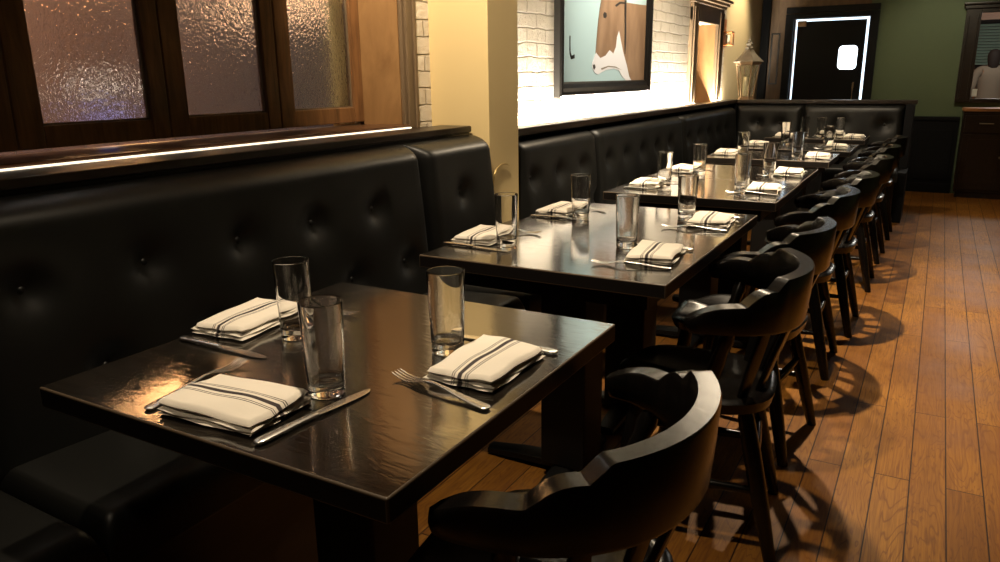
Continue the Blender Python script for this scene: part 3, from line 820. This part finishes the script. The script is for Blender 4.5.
cv = obj('print', bbox(.004, .016, iy0, iy1, iz0, iz1), M['blue'], t, smooth=False)
def shape(name, pts, m, lay, parent=cv):
    pl = [(min(max(a, iy0+.005), iy1-.005), min(max(b, iz0+.004), iz1-.02)) for a, b in pts]
    out = []
    for q in pl:
        if not out or (abs(q[0]-out[-1][0])+abs(q[1]-out[-1][1])) > 1e-5: out.append(q)
    bm = new(); h0, h1 = .0161, .0164+.0007*lay
    prism(bm, out, lambda a, b, k: (h0+(h1-h0)*k, a, b))
    bmesh.ops.triangulate(bm, faces=[f for f in bm.faces if len(f.verts) > 4])
    return obj(name, bm, m, parent, smooth=False)
X0 = XF + .017
head = pic([(428, 0), (421, 30), (416, 70), (412, 110), (409, 150), (405, 195), (440, 215), (490, 215), (500, 150), (506, 60), (508, 0)], X0)
htop = [(q[0], q[1]) for q in ((head[-1][0]+.02, 1.80), (head[-1][0]-.02, 1.95), (head[-1][0]-.06, 2.08), (head[-1][0]-.10, 1.93), (head[0][0]+.05, 1.86), (head[0][0]+.01, 1.75))]
shape('horse_head', head+htop, M['hbrown'], 2)
body = pic([(486, 0), (487, 60), (488, 110), (496, 150), (507, 200), (520, 250), (528, 315), (600, 315), (600, 22), (560, 16), (512, 8), (510, 0)], X0)
shape('horse_neck', body, M['hbrown'], 1)
shape('horse_muzzle', pic([(407, 185), (400, 205), (394, 222), (394, 240), (402, 255), (414, 262), (428, 254), (442, 246), (470, 241), (488, 248), (498, 268), (512, 300), (512, 315), (530, 315), (524, 270), (514, 225), (503, 185), (494, 140), (488, 108), (481, 130), (477, 165), (468, 188), (455, 176), (440, 196), (422, 204)], X0), M['hwhite'], 3)
shape('eye', pic([(432, 50), (437, 42), (444, 46), (446, 56), (441, 64), (434, 62)], X0), M['hdark'], 3)
shape('nostril', pic([(397, 228), (402, 226), (405, 236), (401, 245), (397, 240)], X0), M['hdark'], 4)
shape('mouth', pic([(424, 240), (450, 231), (476, 234), (498, 246), (476, 238), (450, 235), (427, 246)], X0), M['pewter'], 4)
shape('halter_strap', pic([(509, 0), (514, 0), (513, 150), (509, 190), (507, 150)], X0), M['hdark'], 4)
shape('halter_strap', pic([(474, 18), (490, 6), (508, 8), (508, 14), (492, 13), (478, 24)], X0), M['hdark'], 4)
shape('halter_ring', pic([(497, 292), (503, 286), (509, 293), (508, 306), (499, 306)], X0), M['hdark'], 5)
shape('door_latch', pic([(315, 125), (318, 125), (318, 178), (322, 196), (332, 190), (333, 205), (320, 208), (315, 185)], X0), M['frame'], 2)

# ------------------------------------------------------------------ copper sconce, lantern
t = thing('wall_sconce', 'small copper box sconce on the wall above the lantern', 'lamp', (XF, 6.92, 1.50))
bm = new(); box(bm, 0, .02, -.06, .06, 0, .26, .004); obj('back_plate', bm, M['copper'], t)
bm = new(); box(bm, .02, .10, -.05, .05, .02, .035, .003); box(bm, .02, .10, -.05, .05, .13, .145, .003)
for y in (-.045, .037): box(bm, .09, .098, y, y+.008, .035, .13)
obj('tray', bm, M['copper'], t)
bm = new(); lathe(bm, [(0, .035), (.022, .035), (.022, .115), (.004, .117), (.003, .125), (0, .125)], 16, (.055, 0, 0)); obj('candle', bm, M['candle'], t)

t = thing('lantern', 'tall tapered candle lantern standing on the corner of the banquette ledge', 'lantern', (-1.10, 7.04, 1.02))
def hexr(r, z, a0=0, n=6): return [Vector((r*math.cos(2*PI*k/n+a0), r*math.sin(2*PI*k/n+a0), z)) for k in range(n)]
def loft(bm, secs, n=6, a0=0):
    rings_to_faces(bm, [[bm.verts.new(p) for p in hexr(r, z, a0, n)] for r, z in secs])
bm = new(); loft(bm, [(.080, 0), (.080, .014), (.068, .016), (.068, .03)]); obj('base', bm, M['bronze'], t, smooth=False)
lo, hi = hexr(.066, .03), hexr(.105, .325)
for k in range(6):
    bm = new(); tube(bm, [lo[k], hi[k]], .0075, 6); obj('post', bm, M['bronze'], t)
    k2 = (k+1) % 6
    bm = new(); q = [lo[k]*.96, lo[k2]*.96, hi[k2]*.96, hi[k]*.96]
    for v, z in zip(q, (.03, .03, .325, .325)): v.z = z
    nrm = Vector(((lo[k]+lo[k2]).x, (lo[k]+lo[k2]).y, 0)).normalized()*.003
    a = [bm.verts.new(v) for v in q]; b = [bm.verts.new(v-nrm) for v in q]
    rings_to_faces(bm, [a, b]); obj('pane', bm, M['pane'], t, smooth=False)
bm = new(); loft(bm, [(.108, .32), (.122, .326), (.122, .345), (.108, .35)]); obj('collar', bm, M['bronze'], t, smooth=False)
bm = new(); loft(bm, [(.140, .345), (.142, .353), (.112, .378), (.084, .405), (.060, .430), (.044, .455), (.036, .475)]); obj('roof', bm, M['pewter'], t, smooth=False)
bm = new(); lathe(bm, [(0, .47), (.040, .47), (.042, .48), (.030, .488), (.022, .497), (.032, .506), (.034, .516), (.024, .526), (.014, .533), (.018, .541), (.014, .551), (.006, .560), (.003, .575), (0, .577)], 16); obj('finial', bm, M['pewter'], t)
bm = new(); lathe(bm, [(0, .031), (.036, .031), (.036, .21), (.032, .214), (.01, .209), (.003, .21), (.002, .225), (0, .225)], 24); obj('candle', bm, M['candle'], t)

# ------------------------------------------------------------------ sideboard and serving opening at the right
t = thing('sideboard', 'dark wooden sideboard with an orange wood top at the right of the green wall', 'cabinet', (.76, YB-.30, 0))
bm = new(); box(bm, 0, 1.2, 0, .265, .06, .845, .004); box(bm, .02, 1.18, .02, .265, 0, .06); obj('body', bm, M['darkwood'], t)
bm = new(); box(bm, -.012, 1.22, -.02, .27, .868, .90, .005); obj('top', bm, M['orangewood'], t)
bm = new(); box(bm, 0, 1.2, .0, .265, .845, .868, .002); obj('rail', bm, M['darkwood'], t)
for k in range(3):
    x0 = .02+.39*k
    bm = new(); box(bm, x0, x0+.375, -.016, 0, .66, .83, .004); d = obj('drawer', bm, M['darkwood'], t)
    bm = new(); tube(bm, [(x0+.13, -.016, .75), (x0+.13, -.035, .75), (x0+.245, -.035, .75), (x0+.245, -.016, .75)], .006, 8); obj('handle', bm, M['pewter'], d)
    bm = new(); box(bm, x0, x0+.375, -.016, 0, .09, .645, .004); box(bm, x0+.05, x0+.325, -.02, -.016, .14, .595, .003); d = obj('door', bm, M['darkwood'], t)
    bm = new(); lathe(bm, [(0, 0), (.008, 0), (.007, .012), (.013, .018), (.011, .026), (0, .028)], 12); o = obj('knob', bm, M['pewter'], d); o.rotation_euler = (PI/2, 0, 0); o.location = (x0+.34, -.016, .42)
bm = new()
yf = YB-.05
box(bm, .665, .80, yf, YB, .95, 1.86, .005); box(bm, .685, .70, yf-.012, yf, .98, 1.80, .004); box(bm, .765, .78, yf-.012, yf, .98, 1.80, .004)
box(bm, OX1, OX1+.13, yf, YB, .95, 1.86, .005); box(bm, OX0, OX1, yf, YB, .945, .985, .004); box(bm, OX0, OX1, yf, YB, 1.82, 1.86, .004)
box(bm, .65, OX1+.15, yf-.02, YB, 1.86, 1.895, .006); box(bm, .635, OX1+.165, yf-.04, YB, 1.895, 1.925, .008)
struct('window_8', bm, M['darkwood'], label='dark wooden moulded frame above the sideboard')
# room beyond the opening
bm = new(); box(bm, .3, 2.9, 12.6, 12.7, -.02, 2.6); box(bm, .2, .3, YB+.15, 12.7, -.02, 2.6); box(bm, 2.9, 3.0, YB+.15, 12.7, -.02, 2.6)
struct('wall_beyond', bm, M['orangewood'], smooth=False)
bm = new(); box(bm, .3, 2.9, YB+.15, 12.6, -.1, -.02); box(bm, .2, 3.0, YB+.15, 12.7, 2.6, 2.7); struct('floor_beyond', bm, M['brownwall'], smooth=False)
t = thing('window_blind', 'pale teal slatted blind behind the person in the serving opening', 'blind', (1.5, 12.5, 0))
for k in range(14):
    z = 1.36+.040*k
    bm = new(); 
    prism(bm, [(-.014, -.006), (.014, .006), (.014, .009), (-.014, -.003)], lambda a, b, q, z=z: (-.7+1.4*q, a, z+b*2.2)); obj('slat', bm, M['teal'], t, smooth=False)
bm = new(); box(bm, -.72, .72, -.03, .03, 1.915, 1.955, .004); obj('head_rail', bm, M['trouser'], t)
bm = new(); box(bm, -.72, .72, .03, .05, 1.28, 1.92); obj('back_cloth', bm, M['trouser'], t)

def skinned(name, chain, edges, m, parent=None, sub=2):
    me = bpy.data.meshes.new(name); me.from_pydata([c[0] for c in chain], edges, []); o = bpy.data.objects.new(name, me); C.link(o)
    if parent: o.parent = parent
    me.materials.append(m)
    s = o.modifiers.new('skin', 'SKIN'); s.use_smooth_shade = True
    for i, c in enumerate(chain):
        rr2 = c[1] if hasattr(c[1], '__len__') else (c[1], c[1])
        me.skin_vertices[0].data[i].radius = rr2; me.skin_vertices[0].data[i].use_root = (i == 0)
    o.modifiers.new('sub', 'SUBSURF').levels = sub; o.modifiers['sub'].render_levels = sub
    return o
pch = [((0, 0, .93), (.15, .11)), ((0, 0, 1.10), (.13, .10)), ((0, 0, 1.30), (.16, .11)), ((0, .01, 1.40), (.10, .09)), ((0, 0, 1.46), (.05, .05)), ((0, -.01, 1.53), (.065, .075)), ((0, -.01, 1.60), (.075, .09)), ((0, 0, 1.66), (.055, .065))]
pe = [(i, i+1) for i in range(7)]
for s in (-1, 1):
    b = len(pch)
    pch += [((.18*s, .01, 1.37), .055), ((.235*s, .03, 1.12), .045), ((.21*s, -.12, .96), .036), ((.19*s, -.20, .95), .03), ((.10*s, 0, .86), (.085, .09)), ((.11*s, -.01, .48), .06), ((.11*s, .02, .09), .042), ((.11*s, -.12, .035), (.04, .03))]
    pe += [(3, b), (b, b+1), (b+1, b+2), (b+2, b+3), (0, b+4), (b+4, b+5), (b+5, b+6), (b+6, b+7)]
person = skinned('person', pch, pe, M['skin'])
tag(person, 'person with dark hair in a tan sweater seen from behind through the opening', 'person')
person.scale = (.92, .92, .92); person.location = (1.07, 11.3, -.02); person.rotation_euler.z = PI+.2
sw = [((0, 0, .90), (.19, .15)), ((0, 0, .98), (.185, .145)), ((0, 0, 1.12), (.17, .14)), ((0, 0, 1.30), (.20, .15)), ((0, .01, 1.41), (.115, .105))]
se = [(0, 1), (1, 2), (2, 3), (3, 4)]
for s in (-1, 1):
    b = len(sw); sw += [((.19*s, .01, 1.37), .07), ((.245*s, .03, 1.12), .06), ((.215*s, -.11, .97), .05)]; se += [(4, b), (b, b+1), (b+1, b+2)]
skinned('sweater', sw, se, M['tan'], person)
tr = [((0, 0, .93), (.16, .12))]; te = []
for s in (-1, 1):
    b = len(tr); tr += [((.10*s, 0, .85), (.095, .10)), ((.11*s, -.01, .48), .075), ((.11*s, .02, .10), .06)]; te += [(0, b), (b, b+1), (b+1, b+2)]
skinned('trousers', tr, te, M['trouser'], person)
skinned('hair', [((0, .03, 1.69), (.05, .05)), ((0, .035, 1.62), (.092, .085)), ((0, .05, 1.53), (.09, .07)), ((0, .06, 1.45), (.07, .045)), ((0, .06, 1.41), (.05, .03))], [(0, 1), (1, 2), (2, 3), (3, 4)], M['hair'], person)
bm = new(); box(bm, 0, .045, 0, .003, 0, .075, .001); tag(obj('paper_tag', bm, M['paper']), 'small white paper tag on the frame of the serving opening', 'tag').location = (.812, YB-.004, 1.005)

# ------------------------------------------------------------------ lights
def spot(name, loc, w, col, size=100, blend=.5, rad=.03, aim=(0, 0, -1)):
    l = bpy.data.lights.new(name, 'SPOT'); l.energy = w; l.color = col; l.spot_size = R_(size); l.spot_blend = blend; l.shadow_soft_size = rad
    o = bpy.data.objects.new(name, l); C.link(o); o.location = loc
    o.rotation_euler = Vector(aim).to_track_quat('-Z', 'Y').to_euler(); return o
def area(name, loc, sx, sy, w, col, aim):
    l = bpy.data.lights.new(name, 'AREA'); l.shape = 'RECTANGLE'; l.size = sx; l.size_y = sy; l.energy = w; l.color = col
    o = bpy.data.objects.new(name, l); C.link(o); o.location = loc
    o.rotation_euler = Vector(aim).to_track_quat('-Z', 'Y').to_euler(); return o
WARM = (1, .81, .57)
spot('downlight_or_fill', (-.08, 3.31, 2.42), 330, WARM, 92, .6, .022, (.06, 0, -1))
spot('downlight_or_fill', (-.58, 4.30, 2.42), 75, WARM, 150, .4, .08)  # added spot, placed to put a highlight on the nearest chair's crest
spot('downlight_or_fill', (-.24, 1.60, 2.42), 105, WARM, 82, .8, .03)
spot('downlight_or_fill', (-.42, .50, 2.42), 95, WARM, 66, .8, .03)
spot('downlight_or_fill', (-.60, -.75, 2.42), 18, WARM, 95, .7, .04, (.1, .45, -1))  # added fill from behind the camera for the nearest table
spot('downlight_or_fill', (-.15, 4.9, 2.42), 55, WARM, 95, .6, .03)
spot('downlight_or_fill', (-.15, 6.3, 2.42), 50, WARM, 110, .6, .03)
spot('downlight_or_fill', (1.2, 6.1, 2.42), 24, WARM, 90, .7, .05)
spot('downlight_or_fill', (-.90, 1.25, 2.42), 165, WARM, 66, .8, .04, (-.45, .95, -1.0))  # added washer, aimed to brighten the front of the gold pillar
spot('downlight_or_fill', (-.35, 4.0, 2.42), 80, (1, .92, .80), 75, .8, .04, (-1, 0, -.75))  # added spot that brightens the horse picture
spot('downlight_or_fill', (-.75, 7.5, 2.42), 70, (1, .82, .55), 80, .8, .05, (-.8, 0, -1))  # added light for the dark lantern corner and cream plaster
spot('downlight_or_fill', (.55, 7.3, 2.42), 36, (1, .88, .62), 62, .9, .05, (-.05, 1, -.72))  # added wash that brightens the green back wall
# strip light behind the far banquette washes the brick upward
l = area('strip light', (-1.308, 4.75, .94), .02, 4.4, 280, (1, .90, .74), (-.05, 0, 1))
l.rotation_euler = (PI, 0, 0)
# street and room beyond
pl = bpy.data.lights.new('street fill light', 'POINT'); pl.energy = 14; pl.color = (.95, .93, .9); pl.shadow_soft_size = .3  # unseen fill light, added to brighten the street wall
o = bpy.data.objects.new('street fill light', pl); C.link(o); o.location = (-2.8, 1.2, 3.0)
pl = bpy.data.lights.new('room light', 'POINT'); pl.energy = 38; pl.color = (1, .94, .84); pl.shadow_soft_size = .12
o = bpy.data.objects.new('room light', pl); C.link(o); o.location = (1.2, 10.0, 2.05)

spot('curtain fill spot', (-2.7, .9, 1.9), 9, (1, .85, .6), 40, .6, .05, (1.0, 1.02, -.55))  # added spot outside, only there to light the curtain
w = bpy.data.worlds.new('daylight'); sc.world = w; w.use_nodes = True
bg = w.node_tree.nodes['Background']; bg.inputs[0].default_value = (.72, .87, 1, 1); bg.inputs[1].default_value = 2.2

sc.view_settings.view_transform = 'Standard'; sc.view_settings.look = 'None'
sc.view_settings.exposure = .18; sc.view_settings.gamma = 1; sc.view_settings.use_curve_mapping = False

sc.cycles.caustics_reflective = False
